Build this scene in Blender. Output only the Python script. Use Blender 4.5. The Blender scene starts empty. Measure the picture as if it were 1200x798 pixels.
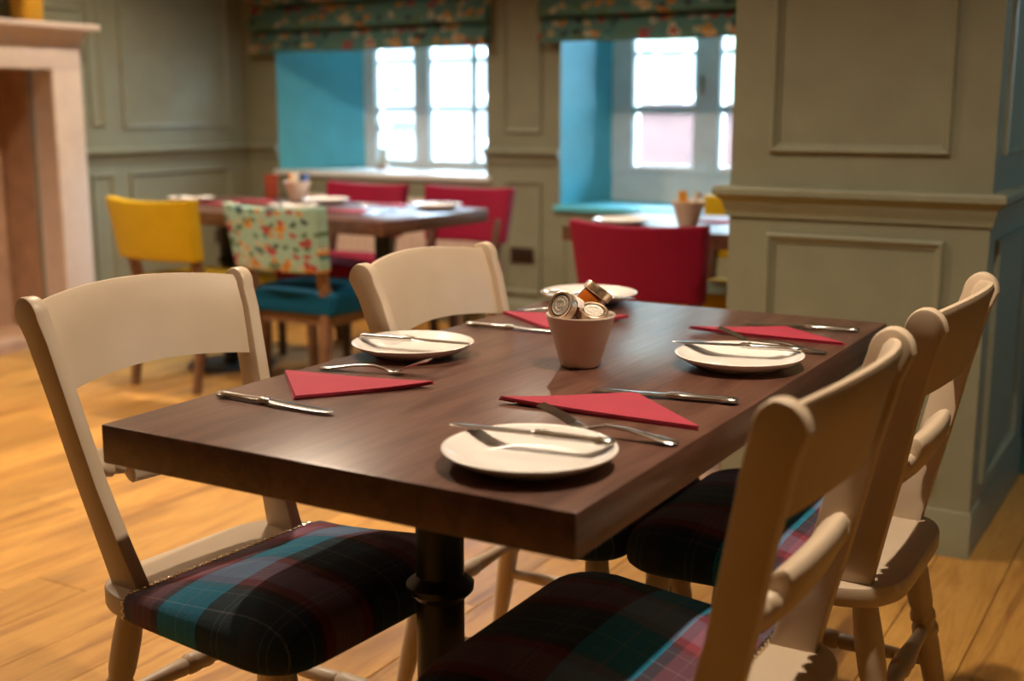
import bpy, bmesh, math, random
from mathutils import Vector, Matrix
random.seed(7)
PI = math.pi
scene = bpy.context.scene
COL = scene.collection

# ------------------------------------------------------------------ camera
cam_data = bpy.data.cameras.new('camera')
cam = bpy.data.objects.new('camera', cam_data)
COL.objects.link(cam)
cam.location = (0.957, -1.822, 1.195)
cam.rotation_euler = (math.radians(90 - 10.843), 0, math.radians(30.45))
cam_data.sensor_width = 36
cam_data.lens = 1421.3 / 1200 * 36
cam_data.clip_start = 0.05
cam_data.dof.use_dof = True
cam_data.dof.focus_distance = 1.98
cam_data.dof.aperture_fstop = 2.5
scene.camera = cam

# ------------------------------------------------------------------ world, exposure
scene.view_settings.view_transform = 'Standard'
scene.view_settings.look = 'None'
scene.view_settings.exposure = 0.0
scene.view_settings.gamma = 1.0
scene.view_settings.use_curve_mapping = False
world = bpy.data.worlds.new('overcast_sky')
scene.world = world
world.use_nodes = True
wn = world.node_tree
bg = wn.nodes['Background']
bg.inputs['Color'].default_value = (0.55, 0.80, 1.0, 1)
bg.inputs['Strength'].default_value = 56.0
LAMP_COLOR = (1.0, 0.81, 0.60)
scene.cycles.caustics_reflective = False
scene.cycles.caustics_refractive = False
LAMP_POWER = 172

CEIL = 2.42
XL, YW = -4.27, 3.86           # left wall plane, window wall plane
XR, YB, YP = 2.45, -3.3, 2.39  # right wall, back wall, partition behind the pillar

def portal(name, loc, rot, sx, sy):
    l = bpy.data.lights.new(name, 'AREA'); l.shape = 'RECTANGLE'; l.size = sx; l.size_y = sy
    l.cycles.is_portal = True
    o = bpy.data.objects.new(name, l); COL.objects.link(o)
    o.location = loc; o.rotation_euler = rot
    return o
portal('sky_portal', (-3.17, 4.47, 1.5), (-PI/2, 0, 0), 1.15, 1.4)
portal('sky_portal', (-1.48, 4.47, 1.45), (-PI/2, 0, 0), 1.1, 1.5)
portal('sky_portal', (2.62, 2.10, 1.675), (0, PI/2, 0), .55, .34)

# ------------------------------------------------------------------ material helpers
MATS = {}
class NT:
    """small helper round a node tree"""
    def __init__(s, name):
        s.m = bpy.data.materials.new(name); s.m.use_nodes = True
        s.t = s.m.node_tree; s.b = s.t.nodes['Principled BSDF']; MATS[name] = s.m
    def n(s, typ, **kw):
        nd = s.t.nodes.new(typ)
        for k, v in kw.items(): setattr(nd, k, v)
        return nd
    def l(s, a, b): s.t.links.new(a, b)
    def math(s, op, a, b=None, c=None, clamp=False):
        nd = s.n('ShaderNodeMath', operation=op); nd.use_clamp = clamp
        for i, v in enumerate((a, b, c)):
            if v is None: continue
            if isinstance(v, (int, float)): nd.inputs[i].default_value = v
            else: s.l(v, nd.inputs[i])
        return nd.outputs[0]
    def mix(s, f, a, b, blend='MIX'):
        nd = s.n('ShaderNodeMix', data_type='RGBA', blend_type=blend)
        for i, v in ((0, f), (6, a), (7, b)):
            if isinstance(v, (int, float)): nd.inputs[i].default_value = v
            elif isinstance(v, tuple): nd.inputs[i].default_value = (*v[:3], 1)
            else: s.l(v, nd.inputs[i])
        return nd.outputs[2]
    def ramp(s, f, stops, interp='LINEAR'):
        nd = s.n('ShaderNodeValToRGB'); cr = nd.color_ramp; cr.interpolation = interp
        while len(cr.elements) < len(stops): cr.elements.new(0.5)
        for e, (p, c) in zip(cr.elements, stops):
            e.position = p; e.color = (*c[:3], 1)
        s.l(f, nd.inputs[0]); return nd.outputs[0]
    def coord(s, kind='Object'): return s.n('ShaderNodeTexCoord').outputs[kind]
    def mapping(s, v, scale=(1, 1, 1), loc=(0, 0, 0), rot=(0, 0, 0)):
        nd = s.n('ShaderNodeMapping'); s.l(v, nd.inputs[0])
        nd.inputs['Location'].default_value = loc; nd.inputs['Rotation'].default_value = rot; nd.inputs['Scale'].default_value = scale
        return nd.outputs[0]
    def noise(s, v, scale, detail=3, rough=.5, dist=0):
        nd = s.n('ShaderNodeTexNoise'); s.l(v, nd.inputs['Vector'])
        nd.inputs['Scale'].default_value = scale; nd.inputs['Detail'].default_value = detail
        nd.inputs['Roughness'].default_value = rough; nd.inputs['Distortion'].default_value = dist
        return nd.outputs[0]
    def bump(s, h, strength=.2, dist=.01):
        nd = s.n('ShaderNodeBump'); nd.inputs['Strength'].default_value = strength; nd.inputs['Distance'].default_value = dist
        s.l(h, nd.inputs['Height']); s.l(nd.outputs[0], s.b.inputs['Normal'])
    def set(s, **kw):
        for k, v in kw.items():
            i = s.b.inputs[k.replace('_', ' ')]
            if isinstance(v, tuple): i.default_value = (*v[:3], 1)
            elif isinstance(v, (int, float)): i.default_value = v
            else: s.l(v, i)
        return s

def plain(name, color, rough=.5, metal=0, var=.06, nscale=9, bump=0, bscale=120, **kw):
    k = NT(name); c = k.coord()
    nz = k.noise(c, nscale, 4)
    lo = tuple(x * (1 - var) for x in color); hi = tuple(min(1, x * (1 + var)) for x in color)
    k.set(Base_Color=k.ramp(nz, [(.3, lo), (.7, hi)]), Roughness=rough, Metallic=metal)
    if bump: k.bump(k.noise(c, bscale, 3), bump, .004)
    for a, v in kw.items(): k.set(**{a: v})
    return k.m

plain('sage_paint', (.240, .247, .172), .42, bump=.06, bscale=60)
plain('teal_paint', (.03, .12, .12), .45)
plain('aqua_paint', (.12, .55, .70), .5)
plain('white_paint', (.86, .88, .88), .35)
plain('ceiling_paint', (.58, .55, .48), .8)
plain('mantel_paint', (.66, .55, .48), .45)
plain('firebox_render', (.42, .26, .17), .7, var=.15)
plain('hearth_stone', (.30, .24, .19), .7, var=.2)
plain('brick_red', (.046, .0150, .0110), .8, var=.2)
plain('stone_pale', (.10, .10, .10), .8)
plain('stone_cream', (.105, .11, .075), .8)
plain('slate', (.05, .055, .06), .7)
plain('house_glass', (.05, .06, .07), .15)
plain('paving', (.12, .12, .125), .8, var=.2)
plain('black_metal', (.012, .012, .012), .38)
plain('plate_glaze', (.82, .78, .74), .22, var=.02, Coat_Weight=.3)
plain('cup_glaze', (.74, .60, .49), .3, var=.04)
plain('napkin_red', (.35, .020, .046), .75, bump=.25, bscale=420)
plain('napkin_edge', (.32, .02, .03), .8)
plain('steel', (.62, .60, .57), .22, 1, var=.05)
plain('lid_dark', (.05, .04, .035), .4)
plain('gold_lid', (.80, .64, .48), .30, 1, var=.06, bump=.12, bscale=300)
plain('lid_grey', (.60, .56, .50), .55, 1, var=.2, nscale=400, bump=.3, bscale=500)
plain('jam_label', (.80, .66, .58), .5, var=.15, nscale=200)
plain('nail_brass', (.78, .66, .48), .22, 1)
plain('radiator_cream', (.70, .55, .46), .4)
plain('socket_bronze', (.06, .035, .022), .35, .6)
plain('dark_wood', (.085, .040, .024), .42, var=.3, nscale=30)
plain('mid_wood', (.17, .085, .045), .42, var=.25, nscale=30)
plain('velvet_yellow', (.50, .315, .004), .85, bump=.15, bscale=300, Sheen_Weight=.05, Specular_IOR_Level=.2)
plain('velvet_crimson', (.215, .002, .024), .85, bump=.15, bscale=300, Sheen_Weight=.06, Specular_IOR_Level=.2)
plain('velvet_teal', (.002, .062, .125), .85, bump=.15, bscale=300, Specular_IOR_Level=.15)
plain('vase_yellow', (.70, .38, .03), .4)
plain('candle_wax', (.62, .60, .42), .5)
plain('sachet_orange', (.80, .36, .03), .5); plain('sachet_white', (.85, .84, .82), .5)
plain('sachet_blue', (.10, .20, .55), .5); plain('sachet_black', (.02, .02, .025), .5)
plain('glass_red', (.45, .10, .05), .2)
plain('decal_grey', (.30, .36, .42), .6)
plain('blind_lining', (.10, .19, .16), .8)

k = NT('lamp_glow'); k.set(Base_Color=(1, .9, .8), Emission_Color=(1, .8, .55), Emission_Strength=12.0)

# cream chair paint, brushed and a little worn
k = NT('cream_paint'); c = k.coord()
streak = k.noise(c, 9, 4)
base = k.ramp(streak, [(.3, (.545, .425, .300)), (.7, (.60, .475, .34))])
wear = k.noise(c, 26, 6, .7)
k.set(Base_Color=k.mix(k.ramp(wear, [(.76, (0, 0, 0)), (.80, (.5, .5, .5))]), base, (.36, .25, .16)), Roughness=.42)
k.bump(streak, .06, .004)

# table top: dark stained boards
k = NT('table_wood'); c = k.coord()
w = k.mapping(c, (9, .9, 9))
g1 = k.noise(w, 3.2, 8, .62, .6)
g2 = k.noise(k.mapping(c, (60, 2.0, 60)), 3, 4, .6)
col = k.ramp(g1, [(.25, (.050, .020, .013)), (.45, (.115, .050, .034)), (.60, (.170, .080, .056)), (.78, (.085, .037, .026))])
col = k.mix(k.math('MULTIPLY', g2, .55), col, (.045, .019, .012))
k.set(Base_Color=col, Roughness=k.math('MULTIPLY_ADD', g2, .16, .25), Coat_Weight=.12, Coat_Roughness=.25)
k.bump(g2, .12, .002)

# floor planks: warm oak, each plank its own tone
k = NT('oak_plank'); c = k.coord()
oi = k.n('ShaderNodeObjectInfo').outputs['Random']
off = k.n('ShaderNodeCombineXYZ')
k.l(k.math('MULTIPLY', oi, 37.0), off.inputs[0]); k.l(k.math('MULTIPLY', oi, 91.0), off.inputs[1]); k.l(k.math('MULTIPLY', oi, 53.), off.inputs[2])
va = k.n('ShaderNodeVectorMath', operation='ADD'); k.l(c, va.inputs[0]); k.l(off.outputs[0], va.inputs[1])
v = va.outputs[0]
grain = k.noise(k.mapping(v, (6, .75, 6)), 2.6, 7, .68, 1.6)
fine = k.noise(k.mapping(v, (70, 3, 70)), 3, 3, .6)
vor = k.n('ShaderNodeTexVoronoi'); k.l(k.mapping(v, (5.0, 1.5, 5.0)), vor.inputs['Vector']); vor.inputs['Scale'].default_value = 1.0
knot = k.math('SUBTRACT', 1.0, k.math('MULTIPLY', vor.outputs['Distance'], 2.6), clamp=True)
knot = k.math('MULTIPLY', knot, k.math('GREATER_THAN', oi, .35))
col = k.ramp(grain, [(.22, (.27, .105, .018)), (.38, (.48, .225, .044)), (.55, (.60, .315, .072)), (.70, (.53, .262, .055)), (.82, (.34, .145, .028))])
col = k.mix(k.math('MULTIPLY', fine, .3), col, (.34, .175, .05))
col = k.mix(k.math('MULTIPLY', knot, .75), col, (.17, .075, .03))
dk = k.noise(k.mapping(v, (7, .6, 7)), 1.5, 6, .7, .8)
col = k.mix(k.ramp(dk, [(.53, (0, 0, 0)), (.66, (.85, .85, .85))]), col, (.23, .088, .022))
tone = k.math('MULTIPLY_ADD', oi, .36, .76)
tn = k.n('ShaderNodeCombineColor')
for i in range(3): k.l(tone, tn.inputs[i])
col = k.mix(1.0, col, tn.outputs[0], 'MULTIPLY')
k.set(Base_Color=col, Roughness=k.math('MULTIPLY_ADD', fine, .2, .33))
k.bump(fine, .10, .002)

# tartan wool
k = NT('tartan'); c = k.coord()
sep = k.n('ShaderNodeSeparateXYZ'); k.l(c, sep.inputs[0])
def lines(col, t, marks, half, amt):
    ln = None
    for p in marks:
        s_ = k.math('LESS_THAN', k.math('ABSOLUTE', k.math('SUBTRACT', t, p)), half)
        ln = s_ if ln is None else k.math('MAXIMUM', ln, s_)
    return k.mix(k.math('MULTIPLY', ln, amt), col, (.36, .34, .33))
tx = k.math('FRACT', k.math('ADD', k.math('DIVIDE', sep.outputs[0], .225), .59))
A = k.ramp(tx, [(0, (.25, .13, .22)), (.14, (.22, .03, .05)), (.22, (.045, .012, .022)), (.27, (.003, .045, .075)), (.73, (.045, .012, .022)), (.78, (.22, .03, .05)), (.86, (.25, .13, .22))], 'CONSTANT')
A = lines(A, tx, (.5,), .0055, .42)
A = lines(A, tx, (.02, .06, .095, .905, .94, .98, .33, .67), .0045, .28)
ty = k.math('DIVIDE', k.math('ADD', sep.outputs[1], .16), .40)
B = k.ramp(ty, [(0, (.19, .08, .12)), (.10, (.24, .045, .062)), (.205, (.08, .02, .032)), (.243, (.004, .29, .50)), (.468, (.002, .014, .014)), (.50, (.004, .005, .006)), (.70, (.03, .008, .012)), (.78, (.025, .022, .03)), (.88, (.004, .005, .006))], 'CONSTANT')  # dark front stripes of the weave, painted deeper for shade under the table
B = lines(B, ty, (.355,), .0032, .45)
B = lines(B, ty, (.05, .08, .12, .16, .29, .41, .56, .59, .80, .83), .0024, .25)
wv = k.n('ShaderNodeTexWave', wave_type='BANDS', bands_direction='DIAGONAL'); k.l(c, wv.inputs['Vector']); wv.inputs['Scale'].default_value = 190
fuzz = k.noise(c, 420, 3)
f = k.math('MULTIPLY_ADD', wv.outputs['Fac'], .3, k.math('MULTIPLY_ADD', fuzz, .3, .20))
k.set(Base_Color=k.mix(f, A, B), Roughness=.95, Sheen_Weight=.08)
k.bump(fuzz, .5, .003)

# cotton print with butterflies and beetles (mirrored wing shapes per voronoi cell)
def print_fabric(name, ground, axes, scale):
    k = NT(name); c = k.coord()
    sep = k.n('ShaderNodeSeparateXYZ'); k.l(c, sep.inputs[0])
    cb = k.n('ShaderNodeCombineXYZ'); k.l(sep.outputs[axes[0]], cb.inputs[0]); k.l(sep.outputs[axes[1]], cb.inputs[1])
    sc = k.mapping(cb.outputs[0], (scale, scale, 1))
    col = k.mix(k.noise(sc, 1.3, 3), ground, tuple(x * .72 for x in ground))
    for j, (loc, mul) in enumerate((((0, 0, 0), 1.0), ((3.37, 1.71, 0), 1.75))):
        vv = k.mapping(sc, (mul, mul, 1), loc)
        vo = k.n('ShaderNodeTexVoronoi', voronoi_dimensions='2D'); k.l(vv, vo.inputs['Vector']); vo.inputs['Scale'].default_value = 1; vo.inputs['Randomness'].default_value = .55
        d = k.n('ShaderNodeVectorMath', operation='SUBTRACT'); k.l(vv, d.inputs[0]); k.l(vo.outputs['Position'], d.inputs[1])
        s2 = k.n('ShaderNodeSeparateXYZ'); k.l(d.outputs[0], s2.inputs[0])
        cs = k.n('ShaderNodeSeparateColor'); k.l(vo.outputs['Color'], cs.inputs[0])
        ang = k.math('MULTIPLY_ADD', cs.outputs[2], 1.6, -.8)
        ca, sa = k.math('COSINE', ang), k.math('SINE', ang)
        x = k.math('SUBTRACT', k.math('MULTIPLY', s2.outputs[0], ca), k.math('MULTIPLY', s2.outputs[1], sa))
        y = k.math('ADD', k.math('MULTIPLY', s2.outputs[0], sa), k.math('MULTIPLY', s2.outputs[1], ca))
        ax = k.math('ABSOLUTE', x)
        def ell(cx, cy, rx, ry):
            a = k.math('DIVIDE', k.math('SUBTRACT', ax, cx), rx); b = k.math('DIVIDE', k.math('SUBTRACT', y, cy), ry)
            return k.math('LESS_THAN', k.math('ADD', k.math('MULTIPLY', a, a), k.math('MULTIPLY', b, b)), 1.0)
        wing = k.math('MAXIMUM', ell(.20, .09, .17, .13), ell(.13, -.12, .11, .11))
        spot = ell(.22, .10, .07, .05)
        body = ell(0, 0, .045, .20)
        hue = k.ramp(cs.outputs[0], [(0, (.62, .25, .02)), (.2, (.55, .42, .22)), (.36, (.40, .03, .035)), (.5, (.10, .20, .10)),
                                     (.64, (.02, .035, .04)), (.78, (.60, .50, .36)), (.9, (.05, .20, .20))], 'CONSTANT')
        show = k.math('GREATER_THAN', cs.outputs[1], .12)
        col = k.mix(k.math('MULTIPLY', wing, show), col, hue)
        col = k.mix(k.math('MULTIPLY', spot, show), col, (.05, .03, .02))
        col = k.mix(k.math('MULTIPLY', body, show), col, (.03, .025, .02))
    k.set(Base_Color=col, Roughness=.85)
    k.bump(k.noise(c, 300, 2), .2, .003)
print_fabric('print_blind', (.085, .205, .185), (0, 2), 8.5)
print_fabric('print_chair', (.31, .50, .42), (0, 2), 12.5)

# window glass: clear sheet, thin reflections
k = NT('pane_glass')
tr = k.n('ShaderNodeBsdfTransparent'); gl = k.n('ShaderNodeBsdfGlossy'); gl.inputs['Roughness'].default_value = .02
fr = k.n('ShaderNodeFresnel'); fr.inputs[0].default_value = 1.45
mx = k.n('ShaderNodeMixShader'); k.l(fr.outputs[0], mx.inputs[0]); k.l(tr.outputs[0], mx.inputs[1]); k.l(gl.outputs[0], mx.inputs[2])
k.l(mx.outputs[0], k.t.nodes['Material Output'].inputs[0])
for nm, colr in (('jam_amber', (.36, .085, .010)), ('jam_dark', (.075, .010, .008))):
    k = NT(nm); k.set(Base_Color=colr, Roughness=.06, Coat_Weight=1.0, Coat_Roughness=.02, Subsurface_Weight=.2)

# ------------------------------------------------------------------ mesh helpers
def face(bm, vs):
    try: return bm.faces.new(vs)
    except ValueError: return None
def box(bm, x0, x1, y0, y1, z0, z1):
    p = [bm.verts.new(v) for v in ((x0,y0,z0),(x1,y0,z0),(x1,y1,z0),(x0,y1,z0),(x0,y0,z1),(x1,y0,z1),(x1,y1,z1),(x0,y1,z1))]
    for f in ((0,3,2,1),(4,5,6,7),(0,1,5,4),(1,2,6,5),(2,3,7,6),(3,0,4,7)): face(bm, [p[i] for i in f])
    return p
def loft(bm, rings, closed=True, cap=True):
    R = [[bm.verts.new(p) for p in r] for r in rings]
    n = len(R[0])
    for a, b in zip(R, R[1:]):
        for i in range(n if closed else n - 1):
            j = (i + 1) % n; face(bm, [a[i], a[j], b[j], b[i]])
    if cap: face(bm, list(reversed(R[0]))); face(bm, R[-1])
    return R
def lathe(bm, prof, seg=32, cap=True):
    return loft(bm, [[(r*math.cos(2*PI*i/seg), r*math.sin(2*PI*i/seg), z) for i in range(seg)] for r, z in prof], True, cap)
def tube(bm, p0, p1, prof, seg=14):
    """turned bar from p0 to p1; prof = [(t, r)]"""
    p0, p1 = Vector(p0), Vector(p1); d = (p1 - p0).normalized()
    u = d.cross(Vector((0, 0, 1)));  u = Vector((1, 0, 0)) if u.length < 1e-4 else u.normalized()
    w = d.cross(u)
    loft(bm, [[p0.lerp(p1, t) + (u*math.cos(2*PI*i/seg) + w*math.sin(2*PI*i/seg))*r for i in range(seg)] for t, r in prof])
def prism(bm, outline, lo, hi, ax=2):
    """outline in the two axes other than ax, extruded along ax"""
    def pt(a, b, h): return {2: (a, b, h), 0: (h, a, b), 1: (a, h, b)}[ax]
    loft(bm, [[pt(a, b, lo) for a, b in outline], [pt(a, b, hi) for a, b in outline]])
def bevel(bm, w, seg=2, ang=40):
    bm.normal_update()
    es = [e for e in bm.edges if len(e.link_faces) == 2 and e.calc_face_angle(0) > math.radians(ang)]
    if es: bmesh.ops.bevel(bm, geom=es, offset=w, segments=seg, affect='EDGES', profile=.5, clamp_overlap=True)
def rbox(bm, x0, x1, y0, y1, z0, z1, r, cuts=0, seg=3, fn=None):
    b2 = bmesh.new(); box(b2, x0, x1, y0, y1, z0, z1)
    if cuts: bmesh.ops.subdivide_edges(b2, edges=b2.edges[:], cuts=cuts, use_grid_fill=True)
    bevel(b2, r, seg)
    if fn:
        for v in b2.verts: v.co = Vector(fn(v.co))
    m = bpy.data.meshes.new('t'); b2.to_mesh(m); b2.free(); bm.from_mesh(m); bpy.data.meshes.remove(m)
def to_mesh(name, bm, mat, smooth=True, ang=38):
    bmesh.ops.remove_doubles(bm, verts=bm.verts[:], dist=1e-6)
    bmesh.ops.recalc_face_normals(bm, faces=bm.faces[:])
    me = bpy.data.meshes.new(name); bm.to_mesh(me); bm.free()
    me.materials.append(MATS[mat])
    if smooth:
        for p in me.polygons: p.use_smooth = True
        me.set_sharp_from_angle(angle=math.radians(ang))
    return me
def obj(name, bm, mat, parent=None, loc=None, rot=None, smooth=True, ang=38):
    o = bpy.data.objects.new(name, to_mesh(name, bm, mat, smooth, ang)); COL.objects.link(o)
    if parent: o.parent = parent
    if loc: o.location = loc
    if rot: o.rotation_euler = rot
    return o
def B(): return bmesh.new()
def thing(name, label, cat, loc=(0, 0, 0), rot=(0, 0, 0), group=None):
    o = bpy.data.objects.new(name, None); COL.objects.link(o)
    o.empty_display_size = .05
    o.location = loc; o.rotation_euler = rot
    return tag(o, label, cat, group)
def tag(o, label, cat, group=None):
    o['label'] = label; o['category'] = cat
    if group: o['group'] = group
    return o
def structure(o, label=None, cat=None):
    o['kind'] = 'structure'
    if label: o['label'] = label
    if cat: o['category'] = cat
    return o
def copy_tree(o, parent=None):
    c = o.copy(); COL.objects.link(c); c.parent = parent
    for ch in list(o.children): copy_tree(ch, c)
    return c
def dup(root, loc, rot, label, group=None):
    r = copy_tree(root); r.location = loc; r.rotation_euler = rot; r['label'] = label
    if group: r['group'] = group
    return r

# ------------------------------------------------------------------ floor, one object for each plank
bm = B(); box(bm, XL - .1, XR + .1, YB - .1, YW + .1, -.12, -.014)
floor = structure(obj('floor', bm, 'hearth_stone', smooth=False), 'warm oak plank floor running towards the windows', 'floor')
PW = .18; X0 = -1.43 - PW * 16
plank_mesh = {}
for L in (1.92, 1.50, 1.14, .68):
    bm = B(); rbox(bm, -PW/2 + .0008, PW/2 - .0008, -L/2 + .0008, L/2 - .0008, -.014, 0, .0016, seg=1)
    plank_mesh[L] = to_mesh('plank', bm, 'oak_plank', False)
rows = int(math.ceil((XR - X0) / PW))
for r in range(rows):
    ls = [1.92, 1.92, 1.50, 1.14, .68]; random.shuffle(ls)
    y = YB + .0
    for L in ls:
        xc = X0 + PW * (r + .5)
        if xc - PW/2 < XL - .05: continue
        o = bpy.data.objects.new('plank', plank_mesh[L]); COL.objects.link(o); o.parent = floor
        o.location = (xc, y + L/2, 0); y += L

# ------------------------------------------------------------------ wall shell
def moulding(name, parent, O, U, V, N, u0, u1, v0, v1, mat='sage_paint', prof=((0, 0), (0, .010), (.006, .014), (.012, .012), (.018, .005), (.026, .003), (.026, 0))):
    """mitred frame moulding on a wall plane"""
    O, U, V, N = map(Vector, (O, U, V, N)); bm = B()
    rings = []
    for d, h in prof:
        rings.append([O + U*a + V*b + N*h for a, b in ((u0+d, v0+d), (u1-d, v0+d), (u1-d, v1-d), (u0+d, v1-d))])
    loft(bm, rings, True, False)
    return obj(name, bm, mat, parent, smooth=False)
def rail(name, parent, path, prof, mat='sage_paint', side=1):
    """extrude profile [(out, z)] along a plan path of points, mitred"""
    pts = [Vector((x, y, 0)) for x, y in path]; n = len(pts); bm = B(); rings = []
    for i, p in enumerate(pts):
        d1 = (pts[i] - pts[i-1]).normalized() if i else (pts[1] - pts[0]).normalized()
        d2 = (pts[i+1] - pts[i]).normalized() if i < n-1 else d1
        n1 = Vector((d1.y, -d1.x, 0)) * side; n2 = Vector((d2.y, -d2.x, 0)) * side
        m = (n1 + n2); m = m / m.dot(n1)
        rings.append([p + m*o + Vector((0, 0, z)) for o, z in prof])
    loft(bm, rings, True, True)
    return obj(name, bm, mat, parent, ang=25)
DADO = ((0, .895), (.008, .895), (.010, .915), (.014, .922), (.018, .938), (.032, .952), (.040, .958), (.040, .972), (.034, .980), (0, .982))
SKIRT = ((0, 0), (.016, 0), (.016, .135), (.012, .150), (.006, .158), (0, .160))

# left wall
bm = B(); box(bm, XL - .12, XL, YB, YW + .1, 0, CEIL)
wl = structure(obj('wall_left', bm, 'sage_paint', smooth=False), 'sage green panelled wall behind the fireplace', 'wall')
rail('dado_rail', wl, ((XL, 2.571), (XL, YW)), DADO)
rail('dado_rail', wl, ((XL, YB), (XL, 1.05)), DADO)
rail('skirting', wl, ((XL, 2.571), (XL, YW)), SKIRT)
LU = dict(O=(XL, 0, 0), U=(0, 1, 0), V=(0, 0, 1), N=(1, 0, 0))
def panel(parent, fr, u0, u1, v0, v1):
    m = moulding('panel_moulding', parent, fr['O'], fr['U'], fr['V'], fr['N'], u0, u1, v0, v1)
    return m
for u0, u1, v0, v1 in ((2.89, 3.71, 1.085, 2.25), (2.672, 2.765, 1.10, 2.25), (1.15, 2.645, 1.69, 2.25), (2.915, 3.70, .20, .845), (2.65, 2.80, .20, .845), (-.9, .8, 1.085, 2.25), (-.9, .8, .2, .845), (-2.9, -1.1, 1.085, 2.25), (-2.9, -1.1, .2, .845)):
    panel(wl, LU, u0, u1, v0, v1)

# window wall with two openings
W1 = dict(x0=-4.02, x1=-2.546, z0=.83, z1=2.15, bx0=-3.72, bx1=-2.62)
W2 = dict(x0=-2.09, x1=-.84, z0=.69, z1=2.15, bx0=-2.02, bx1=-.93)
YG = 4.36
bm = B(); T = YW + .10
XE = .44
box(bm, XL - .12, W1['x0'], YW, T, 0, CEIL); box(bm, W1['x1'], W2['x0'], YW, T, 0, CEIL); box(bm, W2['x1'], XE + .1, YW, T, 0, CEIL)
for W in (W1, W2):
    box(bm, W['x0'], W['x1'], YW, T, 0, W['z0'] - .03); box(bm, W['x0'], W['x1'], YW, T, W['z1'], CEIL)
ww = structure(obj('wall_window', bm, 'sage_paint', smooth=False), 'sage green panelled wall holding the two recessed windows', 'wall')
for a, b in ((XL, W1['x0']), (W1['x1'], W2['x0']), (W2['x1'], XE)):
    rail('dado_rail', ww, ((a, YW), (b, YW)), DADO)
rail('skirting', ww, ((XL, YW), (XE, YW)), SKIRT)
WU = dict(O=(0, YW, 0), U=(1, 0, 0), V=(0, 0, 1), N=(0, -1, 0))
for u0, u1, v0, v1 in ((-2.435, -2.20, 1.065, 2.25), (-2.435, -2.20, .2, .815), (-2.068, -.9, .2, .55), (-4.17, -2.56, .2, .70), (-.72, .3, 1.065, 2.25), (-.72, .3, .2, .815)):
    panel(ww, WU, u0, u1, v0, v1)

def window(name, W, cols, rows_, mull, label, apron=0):
    root = bpy.data.objects.new(name, None); COL.objects.link(root); structure(root, label, 'window')
    x0, x1, z0, z1, a, b = W['x0'], W['x1'], W['z0'], W['z1'], W['bx0'], W['bx1']
    t = .04; yf = YW + .004
    bm = B(); prism(bm, ((x0, yf), (a, YG), (a - t, YG), (x0 - t, yf + .1)), z0 - .03, z1 + t); obj('reveal', bm, 'aqua_paint', root, smooth=False)
    bm = B(); prism(bm, ((x1, yf), (b, YG), (b + t, YG), (x1 + t, yf + .1)), z0 - .03, z1 + t); obj('reveal', bm, 'aqua_paint', root, smooth=False)
    bm = B(); prism(bm, ((x0 - .02, yf), (x1 + .02, yf), (b + .02, YG), (a - .02, YG)), z1, z1 + t); obj('head', bm, 'aqua_paint', root, smooth=False)
    bm = B(); prism(bm, ((x0 - .03, YW - .022), (x1 + .03, YW - .022), (x1 + .03, yf), (b + .02, YG), (a - .02, YG), (x0 - .03, yf)), z0 - .03, z0); bevel(bm, .006)
    obj('window_sill', bm, 'aqua_paint' if apron else 'white_paint', root)
    # outer frame
    zb = z0 + apron
    if apron:
        bm = B(); box(bm, a - t, b + t, YG - .01, YG + .07, z0 - .03, zb); obj('apron_panel', bm, 'white_paint', root)
    bm = B()
    box(bm, a - t, cols[0][0], YG - .02, YG + .08, zb - .03*(not apron), z1 + t); box(bm, cols[-1][1], b + t, YG - .02, YG + .08, zb - .03*(not apron), z1 + t)
    box(bm, cols[0][0], cols[-1][1], YG - .02, YG + .08, zb - .03*(not apron), rows_[0][0] - .03); box(bm, cols[0][0], cols[-1][1], YG - .02, YG + .08, rows_[-1][1], z1 + t)
    bevel(bm, .004, 1); obj('window_frame', bm, 'white_paint', root, smooth=False)
    for i in range(len(cols) - 1):
        bm = B(); p, q = cols[i][1], cols[i+1][0]
        dy = (-.02, .08) if i in mull else (.015, .05)
        box(bm, p, q, YG + dy[0], YG + dy[1], rows_[0][0] - .03, rows_[-1][1]); bevel(bm, .006, 1)
        obj('mullion' if i in mull else 'glazing_bar', bm, 'white_paint', root, smooth=False)
    for ci, (p, q) in enumerate(cols):
        bm = B(); box(bm, p, q, YG + .005, YG + .06, rows_[0][0] - .03, rows_[0][0]); bevel(bm, .005, 1); obj('bottom_rail', bm, 'white_paint', root, smooth=False)
        for i, (za, zc) in enumerate(rows_):
            bm = B(); box(bm, p - .004, q + .004, YG + .028, YG + .032, za - .004, zc + .004); obj('pane', bm, 'pane_glass', root, smooth=False)
            if i < len(rows_) - 1:
                bm = B(); box(bm, p, q, YG + .012, YG + .052, zc, rows_[i+1][0]); bevel(bm, .006, 1); obj('glazing_bar', bm, 'white_paint', root, smooth=False)
    return root
w1 = window('window_1', W1, ((-3.65, -3.36), (-3.25, -2.97), (-2.93, -2.66)), ((.885, 1.175), (1.205, 1.46), (1.485, 1.75), (1.775, 2.08)), (0,), 'white casement window in the aqua recess nearer the fireplace')
w2 = window('window_2', W2, ((-1.90, -1.545), (-1.40, -1.05)), ((.885, 1.165), (1.21, 1.475), (1.50, 1.77), (1.795, 2.08)), (0,), 'white casement window in the deep aqua recess beside the pillar', apron=.15)
# window catch
bm = B(); rbox(bm, -1.50, -1.485, YG - .045, YG - .02, 1.27, 1.36, .004); obj('window_catch', bm, 'steel', w2)
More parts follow.
